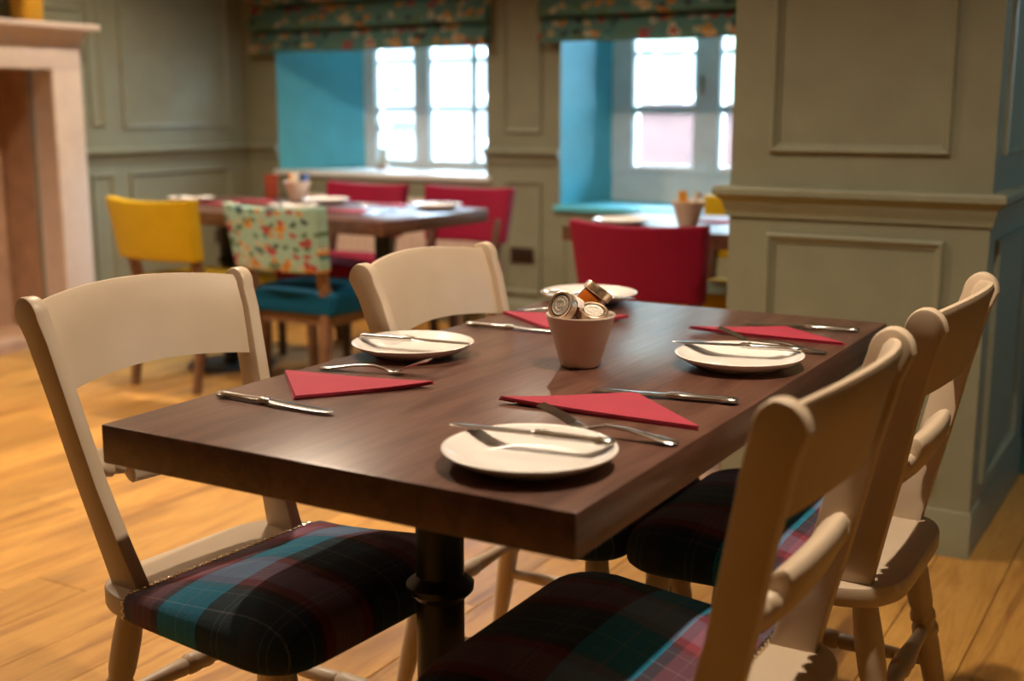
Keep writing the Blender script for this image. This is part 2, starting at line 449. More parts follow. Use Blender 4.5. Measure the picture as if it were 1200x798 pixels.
# faded lettering band and lantern mark stuck on the first window
bm = B()
yy = YG + .0255
x = -3.645
for wch in (.038, .030, .036, .028, .038, .030, .034):
    for ux, uz, uw, uh in random.choice((((0, 0, 1, .22), (0, .78, 1, .22), (0, 0, .32, 1), (.68, 0, .32, 1)), ((0, 0, .32, 1), (0, .78, 1, .22), (.68, .4, .32, .6), (0, .4, 1, .2)), ((.32, 0, .36, 1), (0, .76, 1, .24)), ((0, 0, .34, 1), (0, 0, 1, .24)))):
        box(bm, x + wch*ux, x + wch*(ux+uw), yy, yy + .0015, 1.045 + .065*uz, 1.045 + .065*(uz+uh))
    x += wch + .006
dec = obj('window_lettering', bm, 'decal_grey', w1, smooth=False); dec['label'] = 'faded grey lettering band on the glass'
bm = B(); prism(bm, ((-3.535, 1.285), (-3.505, 1.285), (-3.500, 1.315), (-3.512, 1.33), (-3.517, 1.36), (-3.523, 1.36), (-3.528, 1.33), (-3.54, 1.315)), yy, yy + .0015, 1)
obj('window_emblem', bm, 'decal_grey', w1, smooth=False)

# pillar
PX0, PX1, PY0 = -.262, XE, 1.472
bm = B(); box(bm, PX0, PX1, PY0, YP + .001, 0, CEIL)
pil = structure(obj('wall_pillar', bm, 'sage_paint', smooth=False), 'sage green panelled pillar with a moulded dado rail', 'pillar')
loop = ((PX0, YP), (PX0, PY0), (PX1, PY0), (PX1, YP))
rail('dado_rail', pil, loop, DADO, side=1); rail('skirting', pil, loop, ((0, 0), (.006, 0), (.006, .12), (.003, .128), (0, .13)), side=1)
FU = dict(O=(0, PY0, 0), U=(1, 0, 0), V=(0, 0, 1), N=(0, -1, 0)); SU = dict(O=(PX1, 0, 0), U=(0, 1, 0), V=(0, 0, 1), N=(1, 0, 0)); SL = dict(O=(PX0, 0, 0), U=(0, 1, 0), V=(0, 0, 1), N=(-1, 0, 0))
for fr, u0, u1 in ((FU, -.150, .331), (SU, 1.575, 2.14), (SL, 1.575, 2.25)):
    panel(pil, fr, u0, u1, 1.075, 2.25); panel(pil, fr, u0, u1, .185, .853)
# partition running right from the pillar, and wall of the window bay
bm = B(); box(bm, XE - .001, XR + .1, YP, YP + .12, 0, CEIL); pw = structure(obj('wall_partition', bm, 'teal_paint', smooth=False), 'dark teal wall to the right of the pillar', 'wall')
rail('skirting', pw, ((XE, YP), (XR, YP)), SKIRT, 'teal_paint'); rail('dado_rail', pw, ((XE + .04, YP), (XR, YP)), DADO, 'teal_paint')
bm = B(); box(bm, XE - .1, XE, YP + .12, YW + .1, 0, CEIL); structure(obj('wall_bay', bm, 'sage_paint', smooth=False), 'sage green wall closing the window bay behind the pillar', 'wall')
# back and right walls (behind the camera) with one more window on the right
bm = B(); box(bm, XL - .12, XR + .12, YB - .12, YB, 0, CEIL); structure(obj('wall_back', bm, 'sage_paint', smooth=False), 'sage green wall behind the camera', 'wall')
bm = B(); R0, R1, RZ0, RZ1 = 1.93, 2.27, 1.40, 1.95
box(bm, XR, XR + .12, YB, R0, 0, CEIL); box(bm, XR, XR + .12, R1, YP + .1, 0, CEIL); box(bm, XR, XR + .12, R0, R1, 0, RZ0); box(bm, XR, XR + .12, R0, R1, RZ1, CEIL)
structure(obj('wall_right', bm, 'sage_paint', smooth=False), 'sage green wall with a window to the right of the table', 'wall')
w3 = bpy.data.objects.new('window_3', None); COL.objects.link(w3); structure(w3, 'white sash window in the right wall', 'window')
bm = B()
for a, b, c_, d in ((R0, R0+.06, RZ0, RZ1), (R1-.06, R1, RZ0, RZ1), (R0+.06, R1-.06, RZ0, RZ0+.06), (R0+.06, R1-.06, RZ1-.06, RZ1), (R0+.06, R1-.06, 1.66, 1.69)):
    box(bm, XR + .03, XR + .10, a, b, c_, d)
obj('window_frame', bm, 'white_paint', w3, smooth=False)
for a, b in ((RZ0+.06, 1.66), (1.69, RZ1-.06)):
    bm = B(); box(bm, XR + .06, XR + .064, R0 + .06, R1 - .06, a, b); obj('pane', bm, 'pane_glass', w3, smooth=False)
# ceiling
bm = B(); box(bm, XL - .12, XR + .12, YB - .12, YW + .12, CEIL, CEIL + .1); structure(obj('ceiling', bm, 'ceiling_paint', smooth=False), 'cream ceiling with recessed downlights', 'ceiling')

# ------------------------------------------------------------------ outside
bm = B(); box(bm, -16, 10, 4.6, 22, -.4, -.3); structure(obj('street_ground', bm, 'paving', smooth=False), 'grey street outside the windows', 'ground')
bm = B(); box(bm, -4.6, 2.0, 7.6, 7.85, -.3, 1.17); box(bm, -4.65, 2.05, 7.55, 7.9, 1.17, 1.24); tag(obj('brick_wall', bm, 'brick_red', smooth=False), 'low red brick wall across the street seen through the window', 'wall')
def house(x0, x1, mat, label):
    h = thing('stone_house', label, 'house', ((x0 + x1)/2, 13, -.3)); w = (x1 - x0)/2
    bm = B(); box(bm, -w, w, 0, 6, 0, 4.4); obj('house_wall', bm, mat, h, smooth=False)
    bm = B(); prism(bm, ((-.3, 4.4), (6.3, 4.4), (3, 6.6)), -w, w, 0); obj('roof', bm, 'slate', h, smooth=False)
    n = int(w*2 // 2.6)
    for i in range(n):
        wx = -w + (i + .5)*2*w/n
        bm = B(); box(bm, wx - .45, wx + .45, -.02, .04, 1.0, 2.3); fr = obj('house_window', bm, 'white_paint', h, smooth=False)
        for dx in (-.21, .21):
            for z0_, z1_ in ((1.06, 1.62), (1.68, 2.24)):
                bm = B(); box(bm, wx + dx - .18, wx + dx + .18, -.03, -.015, z0_, z1_); obj('pane', bm, 'house_glass', fr, smooth=False)
    return h
house(-17, -6.6, 'stone_pale', 'pale stone house across the street, behind the window nearer the fireplace')
house(-6.6, 5, 'stone_cream', 'cream stone house across the street, behind the low brick wall')

# ------------------------------------------------------------------ downlights (each lamp carries its own light)
def downlight(x, y, power, label):
    r = thing('ceiling_downlight', label, 'downlight', (x, y, CEIL), group='recessed ceiling downlights')
    bm = B(); lathe(bm, ((.036, -.001), (.036, -.010), (.050, -.012), (.056, -.004), (.056, 0)), 28, False); obj('trim_ring', bm, 'white_paint', r)
    bm = B(); lathe(bm, ((.0355, -.0035), (.0355, -.0015)), 28); obj('lens', bm, 'lamp_glow', r)
    l = bpy.data.lights.new('downlight_lamp', 'SPOT'); l.energy = power; l.color = LAMP_COLOR; l.spot_size = math.radians(142); l.spot_blend = 1.0; l.shadow_soft_size = .03
    o = bpy.data.objects.new('downlight_lamp', l); COL.objects.link(o); o.parent = r; o.location = (0, 0, -.03)
for x, y, p in ((-1.45, .55, 1.0), (.52, -.12, .88), (-3.2, .55, 1.0), (-1.45, 2.45, .8), (-3.2, 2.45, .9), (-2.6, -1.2, .45)):
    downlight(x, y, LAMP_POWER * p, 'small round recessed downlight in the ceiling')

# ------------------------------------------------------------------ fireplace
FX = -4.2
fp = thing('fireplace', 'pale painted wooden fireplace surround with an open hearth', 'fireplace', (FX, 1.82, 0))
def L(x0, x1, y0, y1, z0, z1): return (x0 - FX, x1 - FX, y0 - 1.82, y1 - 1.82, z0, z1)
OY0, OY1, OZ = 1.25, 2.39, 1.387
for y0, y1 in ((1.07, OY0), (OY1, 2.571)):
    bm = B(); rbox(bm, *L(XL, FX, y0, y1, 0, OZ), .004); obj('jamb', bm, 'mantel_paint', fp)
bm = B(); rbox(bm, *L(XL, FX, 1.07, 2.571, OZ, 1.50), .003); obj('frieze', bm, 'mantel_paint', fp)
bm = B(); prism(bm, [(x - FX, z) for x, z in ((XL, 1.497), (FX, 1.497), (FX + .006, 1.515), (FX + .022, 1.54), (FX + .05, 1.56), (FX + .07, 1.582), (XL, 1.582))], 1.07 - 1.82, 2.571 - 1.82, 1)
obj('cove_moulding', bm, 'mantel_paint', fp, ang=60)
bm = B(); rbox(bm, *L(XL, FX + .11, 1.0, 2.62, 1.58, 1.612), .010); obj('mantel_shelf', bm, 'mantel_paint', fp)
for y0, y1 in ((1.21, OY0 + .002), (OY1 - .002, 2.43)):
    bm = B(); box(bm, *L(FX - .16, FX - .012, y0, y1, .0, OZ)); obj('inner_jamb', bm, 'mantel_paint', fp, smooth=False)
HB = -4.62
for nm, args in (('firebox_back', (HB - .05, HB, 1.2, 2.45, 0, 1.45)), ('firebox_side', (HB, XL - .125, 1.2, OY0, 0, 1.45)), ('firebox_side', (HB, XL - .125, OY1, 2.45, 0, 1.45)), ('firebox_top', (HB, XL - .125, OY0, OY1, OZ, 1.45)), ('hearth_slab', (HB, FX + .02, OY0 + .003, OY1 - .003, .0, .05))):
    bm = B(); box(bm, *L(*args)); obj(nm, bm, 'firebox_render', fp, smooth=False)
# cut the chimney opening out of the left wall
me = wl.data; bm = B()
box(bm, XL - .12, XL, YB, OY0, 0, CEIL); box(bm, XL - .12, XL, OY1, YW + .1, 0, CEIL); box(bm, XL - .12, XL, OY0, OY1, OZ, CEIL)
bm.to_mesh(me); bm.free()
# yellow vase on the shelf
v = thing('yellow_vase', 'tall plain yellow vase standing on the mantel shelf', 'vase', (-4.155, 2.228, 1.612))
bm = B(); loft(bm, [[(sx*w, sy*w, z) for sx, sy in ((1, .8), (.8, 1), (-.8, 1), (-1, .8), (-1, -.8), (-.8, -1), (.8, -1), (1, -.8))] for w, z in ((.052, 0), (.056, .006), (.060, .14), (.060, .262), (.057, .27), (.053, .262), (.050, .02))]); obj('body', bm, 'vase_yellow', v)

# ------------------------------------------------------------------ roman blinds
def blind(x0, x1, zb, label, sag=0):
    root = thing('roman_blind', label, 'blind', ((x0 + x1)/2, YW, zb), group='roman blinds over the windows')
    w = (x1 - x0)/2; n = 24
    for i, (a, b) in enumerate(((0, .125), (.13, .27), (.275, .42), (.425, .86))):
        bm = B(); rings = []
        hb = b - a
        prof = ((.014, b), (.030, b - .004), (.046, b - .25*hb), (.066, a + .35*hb), (.080, a + .035), (.084, a + .016), (.078, a + .003), (.066, a), (.052, a + .006), (.040, a + .04), (.018, b - .03))
        for j in range(n + 1):
            t = j/n; xx = -w + 2*w*t + (i*.004 - .006)*(1 if t > .5 else -1)*(1 if t in (0, 1) else 0)
            rip = .004*math.sin(9*t + i*2) - sag*4*t*(1-t)*.0
            rings.append([(xx, -(o + rip*(o > .02)), z + rip*.6) for o, z in prof])
        loft(bm, rings); obj('fold', bm, 'print_blind', root, ang=50)
    bm = B(); box(bm, -w + .01, w - .01, -.012, -.004, .02, .85); obj('lining', bm, 'blind_lining', root, smooth=False)
    bm = B(); box(bm, -w, w, -.04, -.002, .84, .865); obj('headrail', bm, 'white_paint', root, smooth=False)
blind(-4.155, -2.50, 1.515, 'roman blind in a green butterfly print over the window nearer the fireplace')
blind(-2.19, -.80, 1.525, 'roman blind in a green butterfly print over the window beside the pillar')

# ------------------------------------------------------------------ radiator, sockets, candle on sill
r = thing('radiator', 'cream ribbed radiator under the window nearer the fireplace', 'radiator', (-3.15, YW - .07, 0))
for i in range(26):
    bm = B() if i == 0 else None
    if i == 0:
        rbox(bm, -.022, .022, -.03, .03, .13, .70, .012); o = obj('column', bm, 'radiator_cream', r, loc=(-.66, 0, 0)); first = o
    else:
        o = first.copy(); COL.objects.link(o); o.parent = r; o.location = (-.66 + i*.05, 0, 0)
for z in (.17, .66):
    bm = B(); tube(bm, (-.66, 0, z), (.61, 0, z), ((0, .015), (1, .015))); obj('pipe', bm, 'radiator_cream', r)
for xx in (-.5, .45):
    bm = B(); rbox(bm, xx - .015, xx + .015, -.025, .055, 0, .135, .003); obj('foot', bm, 'radiator_cream', r)
def socket(loc, rot, label):
    s = thing('wall_socket', label, 'socket', loc, rot)
    bm = B(); rbox(bm, -.073, .073, -.008, 0, -.043, .043, .004); obj('face_plate', bm, 'socket_bronze', s)
    for xx in (-.034, .034):
        bm = B(); rbox(bm, xx - .008, xx + .008, -.012, -.006, .014, .030, .002); obj('switch', bm, 'black_metal', s)
        bm = B()
        for dx, dz, wx, hz in ((0, .004, .002, .005), (-.011, -.018, .004, .002), (.011, -.018, .004, .002)): box(bm, xx + dx - wx, xx + dx + wx, -.0088, -.007, dz - hz, dz + hz)
        obj('pin_holes', bm, 'black_metal', s, smooth=False)
socket((-2.318, YW, .41), (0, 0, 0), 'bronze double socket low on the wall between the two windows')
socket((XL, 3.62, .44), (0, 0, PI/2), 'bronze double socket on the left wall behind the yellow chair')
cd = thing('candle_holder', 'small pale green candle standing on the sill of the window nearer the fireplace', 'candle', (-3.50, 4.22, .83))
bm = B(); lathe(bm, ((.0, 0), (.045, 0), (.05, .008), (.03, .016), (.0, .018)), 24, False); obj('dish', bm, 'glass_red', cd)
bm = B(); lathe(bm, ((.022, .016), (.022, .125), (.018, .13)), 20); obj('candle', bm, 'candle_wax', cd)
bm = B(); tube(bm, (0, 0, .128), (0, .001, .142), ((0, .0015), (1, .001)), 6); obj('wick', bm, 'black_metal', cd)

# ------------------------------------------------------------------ tables
def table(name, label, x0, x1, y0, y1, legs, group=None):
    cx, cy = (x0 + x1)/2, (y0 + y1)/2
    t = thing(name, label, 'table', (cx, cy, 0), group=group)
    bm = B(); rbox(bm, x0 - cx, x1 - cx, y0 - cy, y1 - cy, .703, .760, .003, seg=2); obj('table_top', bm, 'table_wood', t)
    for lx, ly in legs:
        bm = B(); lathe(bm, ((.036, .012), (.036, .478), (.040, .482), (.050, .492), (.051, .502), (.040, .512), (.036, .516), (.036, .690), (.06, .694), (.06, .699)), 28)
        p = obj('pedestal', bm, 'black_metal', t, loc=(lx - cx, ly - cy, 0))
        bm = B(); rbox(bm, -.14, .14, -.14, .14, .696, .704, .003); obj('mounting_plate', bm, 'black_metal', p)
        bm = B(); lathe(bm, ((.0, .016), (.20, .012), (.205, .006), (.205, 0), (0, 0)), 40, False); obj('foot_plate', bm, 'black_metal', p)
    return t
main_table = table('dining_table', 'dark walnut dining table in front with the cup of jam jars', -.375, .375, -.694, .694, ((0, -.405), (-.03, .505)))
back_table = table('dining_table', 'dark dining table between the yellow and crimson chairs under the window', -3.35, -1.86, 1.985, 2.76, ((-2.15, 2.37), (-3.05, 2.37)))
right_table = table('dining_table', 'dark dining table half hidden by the pillar under its window', -1.20, -.02, 2.22, 2.92, ((-.62, 2.57),))

# ------------------------------------------------------------------ painted kitchen chairs with tartan seats
def cream_chair(lean):
    ch = thing('painted_chair', '', 'chair')
    SP = 'cream_paint'
    # wooden seat board: rounded outline
    def rounded(pts, rad, n=5):
        out = []
        for i, p in enumerate(pts):
            p = Vector(p); a = Vector(pts[i-1]); b = Vector(pts[(i+1) % len(pts)])
            d1 = (a - p).normalized(); d2 = (b - p).normalized(); r_ = rad[i]
            for j in range(n + 1):
                t = j/n; q = (p + d1*r_)*(1-t)**2 + p*2*t*(1-t) + (p + d2*r_)*t*t
                out.append((q.x, q.y))
        return out
    seat_o = rounded(((-.215, -.265), (.215, -.265), (.222, .18), (-.222, .18)), (.12, .12, .05, .05), 11)
    bm = B(); prism(bm, seat_o, .410, .445); bevel(bm, .006, 2); obj('seat', bm, SP, ch, ang=24)
    # upholstered pad wrapping the front of the seat
    pad_o = rounded(((-.214, -.152), (.214, -.152), (.232, .205), (-.232, .205)), (.012, .012, .085, .085), 6)
    cy = .03; bm = B(); rings = []
    for ins, z in ((.016, .402), (.004, .405), (-.004, .414), (-.006, .428), (-.005, .442), (-.001, .455), (.007, .466), (.018, .475), (.034, .483), (.055, .489), (.08, .493), (.11, .496), (.14, .4975), (.17, .498)):
        rings.append([(x*(1 - ins/.225), cy + (y - cy)*(1 - (ins if y > cy else max(0, ins)*.9)/.18), z) for x, y in pad_o])
    rings = [[(x, y, min(z, .447 + max(0, y + .154)*.30) if z > .445 else z) for x, y, z in r_] for r_ in rings]
    loft(bm, rings); pad = obj('seat_pad', bm, 'tartan', ch, ang=70); pad['label'] = 'blue, burgundy and black tartan seat pad'
    # brass nails: across the back of the pad and down both sides
    bm = B()
    pts = [(-.200 + .40*i/30, -.1525, .4480) for i in range(31)]
    pts += [(s*(.2165), -.148, z) for s in (-1, 1) for z in (.440, .428, .416)]
    for x, y, z in pts:
        m = Matrix.Translation((x, y, z)) @ Matrix.Diagonal((.0058, .0058, .0050, 1)); bmesh.ops.create_icosphere(bm, subdivisions=1, radius=1, matrix=m)
    nh = obj('nailheads', bm, 'nail_brass', ch); nh['kind'] = 'stuff'
    # back posts
    cen = [(z, -.19 - y*lean) for z, y in ((.430, -.006), (.455, 0), (.522, .026), (.612, .058), (.731, .092), (.836, .124), (.872, .141))]
    wid = (.070, .067, .059, .054, .053, .057, .061)
    outline = [(y + w/2, z) for (z, y), w in zip(cen, wid)]
    ty, tz = cen[-1][1], cen[-1][0]
    outline += [(ty + .030*math.cos(a), tz + .034*math.sin(a)) for a in [PI*(.08 + .84*i/10) for i in range(11)]]
    outline += [(y - w/2, z) for (z, y), w in reversed(list(zip(cen, wid)))]
    for s in (-1, 1):
        bm = B(); prism(bm, outline, -.0135, .0135, 0); bevel(bm, .005, 2)
        for v_ in bm.verts: v_.co.x += s*(.171 + .047*(v_.co.z - .44)/.46)
        obj('back_post', bm, SP, ch, ang=24)
    # broad bowed top rail
    def yz(z): # post centre line
        for (z0, y0), (z1, y1) in zip(cen, cen[1:]):
            if z <= z1: return y0 + (y1 - y0)*(z - z0)/(z1 - z0)
        return cen[-1][1] - (z - cen[-1][0])*.3
    bm = B(); rings = []; n = 20
    for i in range(n + 1):
        t = -1 + 2*i/n; x = t*.205; bow = -.036*(1 - t*t); arch = .016*(1 - t*t)
        zt, zb = .893 + arch, .752 + arch
        r_ = []
        for fz, fy in ((0, .011), (.25, .0115), (.6, .0115), (.93, .010), (1, .004), (1, -.004), (.93, -.010), (.6, -.0115), (.25, -.0115), (0, -.011)):
            z = zb + (zt - zb)*fz; r_.append((x, yz(z) + .004 + bow + fy, z))
        rings.append(r_)
    loft(bm, rings); obj('top_rail', bm, SP, ch, ang=35)
    # turned mid rail with a broad middle
    bm = B(); rings = []; zc = .632
    prof = [(-.188, .013, .013), (-.168, .014, .014), (-.163, .020, .020), (-.152, .023, .023), (-.145, .015, .015), (-.139, .022, .022), (-.128, .024, .024), (-.119, .017, .017), (-.113, .017, .016), (-.1125, .038, .018), (-.110, .043, .021), (-.05, .046, .022), (0, .046, .022)]
    prof = prof + [(-a, b, c) for a, b, c in reversed(prof[:-1])]
    for x, rz, ry in prof:
        bow = -.016*(1 - (x/.19)**2); ring = []
        for j in range(16):
            a = 2*PI*j/16; dz = rz*math.sin(a); ring.append((x, yz(zc) + bow + ry*math.cos(a) - dz*.38, zc + dz))
        rings.append(ring)
    loft(bm, rings); obj('mid_rail', bm, SP, ch, ang=50)
    # turned legs
    LP = ((0, .019), (.05, .021), (.18, .0235), (.30, .0225), (.34, .0195), (.36, .0235), (.385, .0235), (.40, .020), (.425, .0245), (.45, .0245), (.465, .020), (.50, .0215), (.70, .0195), (.88, .0155), (.96, .0145), (1, .013))
    legs = {}
    for sx in (-1, 1):
        for nm, p, q in (('f', (sx*.170, .145, .412), (sx*.205, .19, 0)), ('b', (sx*.155, -.205, .412), (sx*.195, -.285, 0))):
            bm = B(); tube(bm, p, q, LP, 16); obj('leg', bm, SP, ch, ang=60); legs[nm, sx] = (Vector(p), Vector(q))
    SPR = ((0, .010), (.12, .0115), (.30, .0145), (.40, .0165), (.415, .013), (.43, .0185), (.46, .019), (.5, .0175), (.54, .019), (.57, .0185), (.585, .013), (.60, .0165), (.70, .0145), (.88, .0115), (1, .010))
    def at(key, z): p, q = legs[key]; return p.lerp(q, (p.z - z)/(p.z - q.z))
    mids = []
    for sx in (-1, 1):
        a, b = at(('f', sx), .165), at(('b', sx), .165); bm = B(); tube(bm, a, b, SPR, 14); obj('stretcher', bm, SP, ch, ang=60); mids.append((a + b)/2)
    bm = B(); tube(bm, mids[0], mids[1], SPR, 14); obj('stretcher', bm, SP, ch, ang=60)
    bm = B(); tube(bm, at(('b', -1), .235), at(('b', 1), .235), SPR, 14); obj('stretcher', bm, SP, ch, ang=60)
    return ch
cc = cream_chair(1.0); cr = cream_chair(.70)
G = 'cream painted chairs round the front table'
def facing(deg): return (0, 0, math.radians(deg))
# local +y is the front of the chair; left-hand chairs face +x (-90 deg), right-hand ones face -x (+90 deg)
cc.location = (-.300, -.392, 0); cc.rotation_euler = facing(-94); cc['group'] = G
cc['label'] = 'cream painted chair on the left with its tartan seat half under the near table end'
dup(cc, (-.116, .228, 0), facing(-90), 'cream painted chair at the far left of the front table, only its back showing', G)
cr.location = (.298, -.412, 0); cr.rotation_euler = facing(90); cr['group'] = G; cr.scale = (1.08, 1, 1)
cr['label'] = 'nearest cream painted chair at the right, its back cut by the bottom edge'
dup(cr, (.302, .240, 0), facing(90), 'cream painted chair standing between the front table and the pillar', G).scale = (1.05, 1, 1)

# ------------------------------------------------------------------ upholstered chairs
def padded_chair(label, back_mat, seat_mat, loc, deg, group=None, leg='mid_wood'):
    c = thing('upholstered_chair', label, 'chair', loc, facing(deg), group)
    def rake(p): return (p.x, p.y - (p.z - .45)*.20 - .05*(1 - (p.x/.24)**2), p.z)
    bm = B()
    def bk(p):
        w = 1 - .10*max(0, (.82 - p.z))/.26
        return rake(Vector((p.x*w, p.y, p.z + .012*(abs(p.x)/.24)**2*(p.z > .7))))
    rbox(bm, -.245, .245, -.205, -.145, .565, .815, .022, 7, 3, bk); obj('backrest', bm, back_mat, c, ang=60)
    bm = B(); rbox(bm, -.235, .235, -.19, .235, .385, .475, .028, 5, 3, lambda p: (p.x*(1 + .05*(p.y/.2)), p.y, p.z + (.016*(1 - (p.x/.24)**2)*(1 - (p.y/.26)**2) if p.z > .44 else 0))); obj('seat', bm, seat_mat, c, ang=60)
    for s in (-1, 1):
        bm = B(); loft(bm, [[(s*x + a*w, y + b*w, z) for a, b in ((1, 1), (-1, 1), (-1, -1), (1, -1))] for x, y, w, z in ((.20, .205, .014, 0), (.205, .205, .021, .40))]); bevel(bm, .003, 1); obj('leg', bm, leg, c)
        bm = B(); loft(bm, [[(s*x + a*w, y + b*w, z) for a, b in ((1, 1), (-1, 1), (-1, -1), (1, -1))] for x, y, w, z in ((.185, -.225, .015, 0), (.183, -.172, .020, .30), (.183, -.165, .020, .45), (.185, -.200, .019, .60), (.185, -.215, .017, .68))]); bevel(bm, .003, 1); obj('leg', bm, leg, c)
    bm = B(); box(bm, -.20, .20, -.165, -.150, .345, .392); box(bm, -.20, .20, .195, .21, .345, .392); box(bm, -.205, -.19, -.15, .195, .345, .392); box(bm, .19, .205, -.15, .195, .345, .392); obj('seat_rail', bm, leg, c, smooth=False)
    return c
padded_chair('mustard yellow upholstered chair beside the fireplace', 'velvet_yellow', 'velvet_yellow', (-2.925, 2.05, 0), 0)
padded_chair('chair with a butterfly print back and a teal seat', 'print_chair', 'velvet_teal', (-2.255, 2.05, 0), 0)
padded_chair('crimson upholstered chair under the window, mostly behind the sachet cup', 'velvet_crimson', 'velvet_crimson', (-2.80, 2.88, 0), 180, leg='dark_wood')
padded_chair('crimson upholstered chair at the right end of the far table, back to the wall', 'velvet_crimson', 'velvet_crimson', (-2.19, 2.88, 0), 180, leg='dark_wood')
padded_chair('crimson upholstered chair with its back to the front table, beside the pillar', 'velvet_crimson', 'velvet_crimson', (-.71, 2.08, 0), 0, leg='dark_wood')
padded_chair('mustard yellow chair under the window, mostly hidden by the pillar', 'velvet_yellow', 'velvet_yellow', (-.74, 2.88, 0), 180, leg='dark_wood')

# ------------------------------------------------------------------ place settings
TZ = .760
def side_plate():
    p = thing('side_plate', '', 'plate')
    bm = B(); lathe(bm, ((.0, .0035), (.060, .0035), (.064, .0), (.068, .0), (.071, .003), (.090, .0095), (.104, .0175), (.109, .0215), (.110, .0232), (.1085, .0240), (.104, .0222), (.090, .0145), (.075, .0085), (.060, .0070), (.0, .0068)), 56, False)
    obj('dish', bm, 'plate_glaze', p, ang=80)
    return p
plate = side_plate()
plates = [((.240, -.559, TZ), 'cream side plate nearest the table corner with a knife across it'), ((-.282, -.066, TZ), 'cream side plate on the left of the front table beside the fork'),
          ((.261, .130, TZ), 'cream side plate on the right of the front table before the red napkin'), ((-.284, .637, TZ), 'cream side plate behind the cup of jam jars'),
          ((-3.26, 2.36, TZ), 'cream side plate on the far table behind the yellow chair'), ((-2.545, 2.26, TZ), 'cream side plate on the far table above the butterfly chair'),
          ((-2.66, 2.62, TZ), 'cream side plate on the far table before the left crimson chair'), ((-2.03, 2.61, TZ), 'cream side plate on the far table before the right crimson chair'),
          ((-1.02, 2.36, TZ), 'cream side plate on the table beside the pillar')]
plate.location = plates[0][0]; plate['label'] = plates[0][1]; plate['group'] = 'side plates on the tables'
for loc, lab in plates[1:]: dup(plate, loc, (0, 0, 0), lab, 'side plates on the tables')

def sweep(bm, secs, seg=10):
    """flat oval sections (x, half width, half thickness, z)"""
    loft(bm, [[(x, w*1.22*math.cos(2*PI*i/seg), z*1.3 + t*1.3*math.sin(2*PI*i/seg)) for i in range(seg)] for x, w, t, z in secs])
def knife():
    kf = thing('table_knife', '', 'knife')
    bm = B(); sweep(bm, ((0, .005, .0025, .004), (.004, .0085, .0038, .004), (.018, .0090, .0040, .004), (.026, .0068, .0036, .004), (.06, .0062, .0036, .004), (.085, .0068, .0038, .004), (.092, .0085, .0045, .0045), (.097, .0062, .0036, .0045), (.102, .0075, .0040, .0045), (.108, .006, .0028, .0045)))
    obj('handle', bm, 'steel', kf, ang=60)
    bm = B(); sweep(bm, ((.106, .0058, .0020, .0045), (.116, .0085, .0013, .0042), (.15, .0092, .0010, .004), (.20, .0088, .0008, .004), (.218, .0066, .0007, .004), (.226, .003, .0005, .004), (.228, .0008, .0004, .004)), 8)
    obj('blade', bm, 'steel', kf, ang=60)
    return kf
def fork():
    fk = thing('table_fork', '', 'fork')
    bm = B(); sweep(bm, ((0, .004, .001, .003), (.004, .0085, .0016, .003), (.02, .0100, .0018, .0034), (.035, .0072, .0018, .0045), (.07, .0042, .0020, .0075), (.10, .0034, .0021, .0075), (.118, .0036, .0019, .0040), (.128, .0060, .0014, .0022), (.137, .0105, .0010, .0022), (.147, .0118, .0009, .0036), (.152, .0116, .0008, .0050)))
    obj('handle', bm, 'steel', fk, ang=60)
    for yy in (-.0114, -.0038, .0038, .0114):
        bm = B(); n = 8
        loft(bm, [[(.150 + .050*t, yy*(1 - .08*t) + sx*(.0024 - .0008*t), 0.0065 + .023*t - .006*t*t + sz*.0010) for sx, sz in ((1, 1), (-1, 1), (-1, -1), (1, -1))] for t in [i/n for i in range(n + 1)]])
        obj('tine', bm, 'steel', fk)
    return fk
KN, FK = knife(), fork()
used = set()
def lay(proto, a, b, z, label, dz=0.0, group=None, roll=0.0):
    """lay cutlery with its handle end at a and pointing to b"""
    ang = math.atan2(b[1] - a[1], b[0] - a[0])
    rot = (roll, -dz, ang); loc = (a[0], a[1], z)
    if proto.name not in used:
        used.add(proto.name); proto.location = loc; proto.rotation_euler = rot; proto['label'] = label; proto['group'] = group; return proto
    return dup(proto, loc, rot, label, group)
GK, GF = 'knives on the tables', 'forks on the tables'
z0 = TZ + .0003; zr = TZ + .0228
lay(KN, (.356, -.133), (.130, -.170), z0, 'steel knife lying above the near right red napkin', group=GK)
lay(KN, (-.352, -.486), (-.124, -.491), z0, 'steel knife lying at the near left edge of the front table', group=GK)
lay(KN, (.355, .554), (.129, .522), z0, 'steel knife at the far right corner of the front table', group=GK)
lay(KN, (-.354, .226), (-.126, .243), z0, 'steel knife on the far left edge of the front table, behind the jam cup', group=GK)
lay(KN, (.329, -.505), (.104, -.532), zr, 'steel butter knife resting across the plate nearest the table corner', group=GK)
lay(KN, (-.385, -.084), (-.150, -.051), zr, 'steel butter knife resting across the plate at the left of the front table', group=GK)
lay(KN, (.352, .195), (.130, .148), zr, 'steel butter knife resting across the plate at the right of the front table', group=GK)
lay(KN, (-.360, .56), (-.135, .563), zr, 'steel butter knife resting on the plate behind the jam jars', group=GK)
lay(FK, (.366, -.388), (.163, -.405), TZ + .0005, 'steel fork lying across the near right red napkin', dz=.055, group=GF)
lay(FK, (-.342, -.254), (-.148, -.205), TZ + .0005, 'steel fork on the left of the front table beside the red napkin', dz=0.02, group=GF)
lay(FK, (.362, .304), (.162, .285), TZ + .0005, 'steel fork at the right of the front table behind its plate', dz=.055, group=GF)
lay(FK, (-.352, .438), (-.152, .445), TZ + .0005, 'steel fork on the far left of the front table, handle behind the napkin', dz=.03, group=GF)

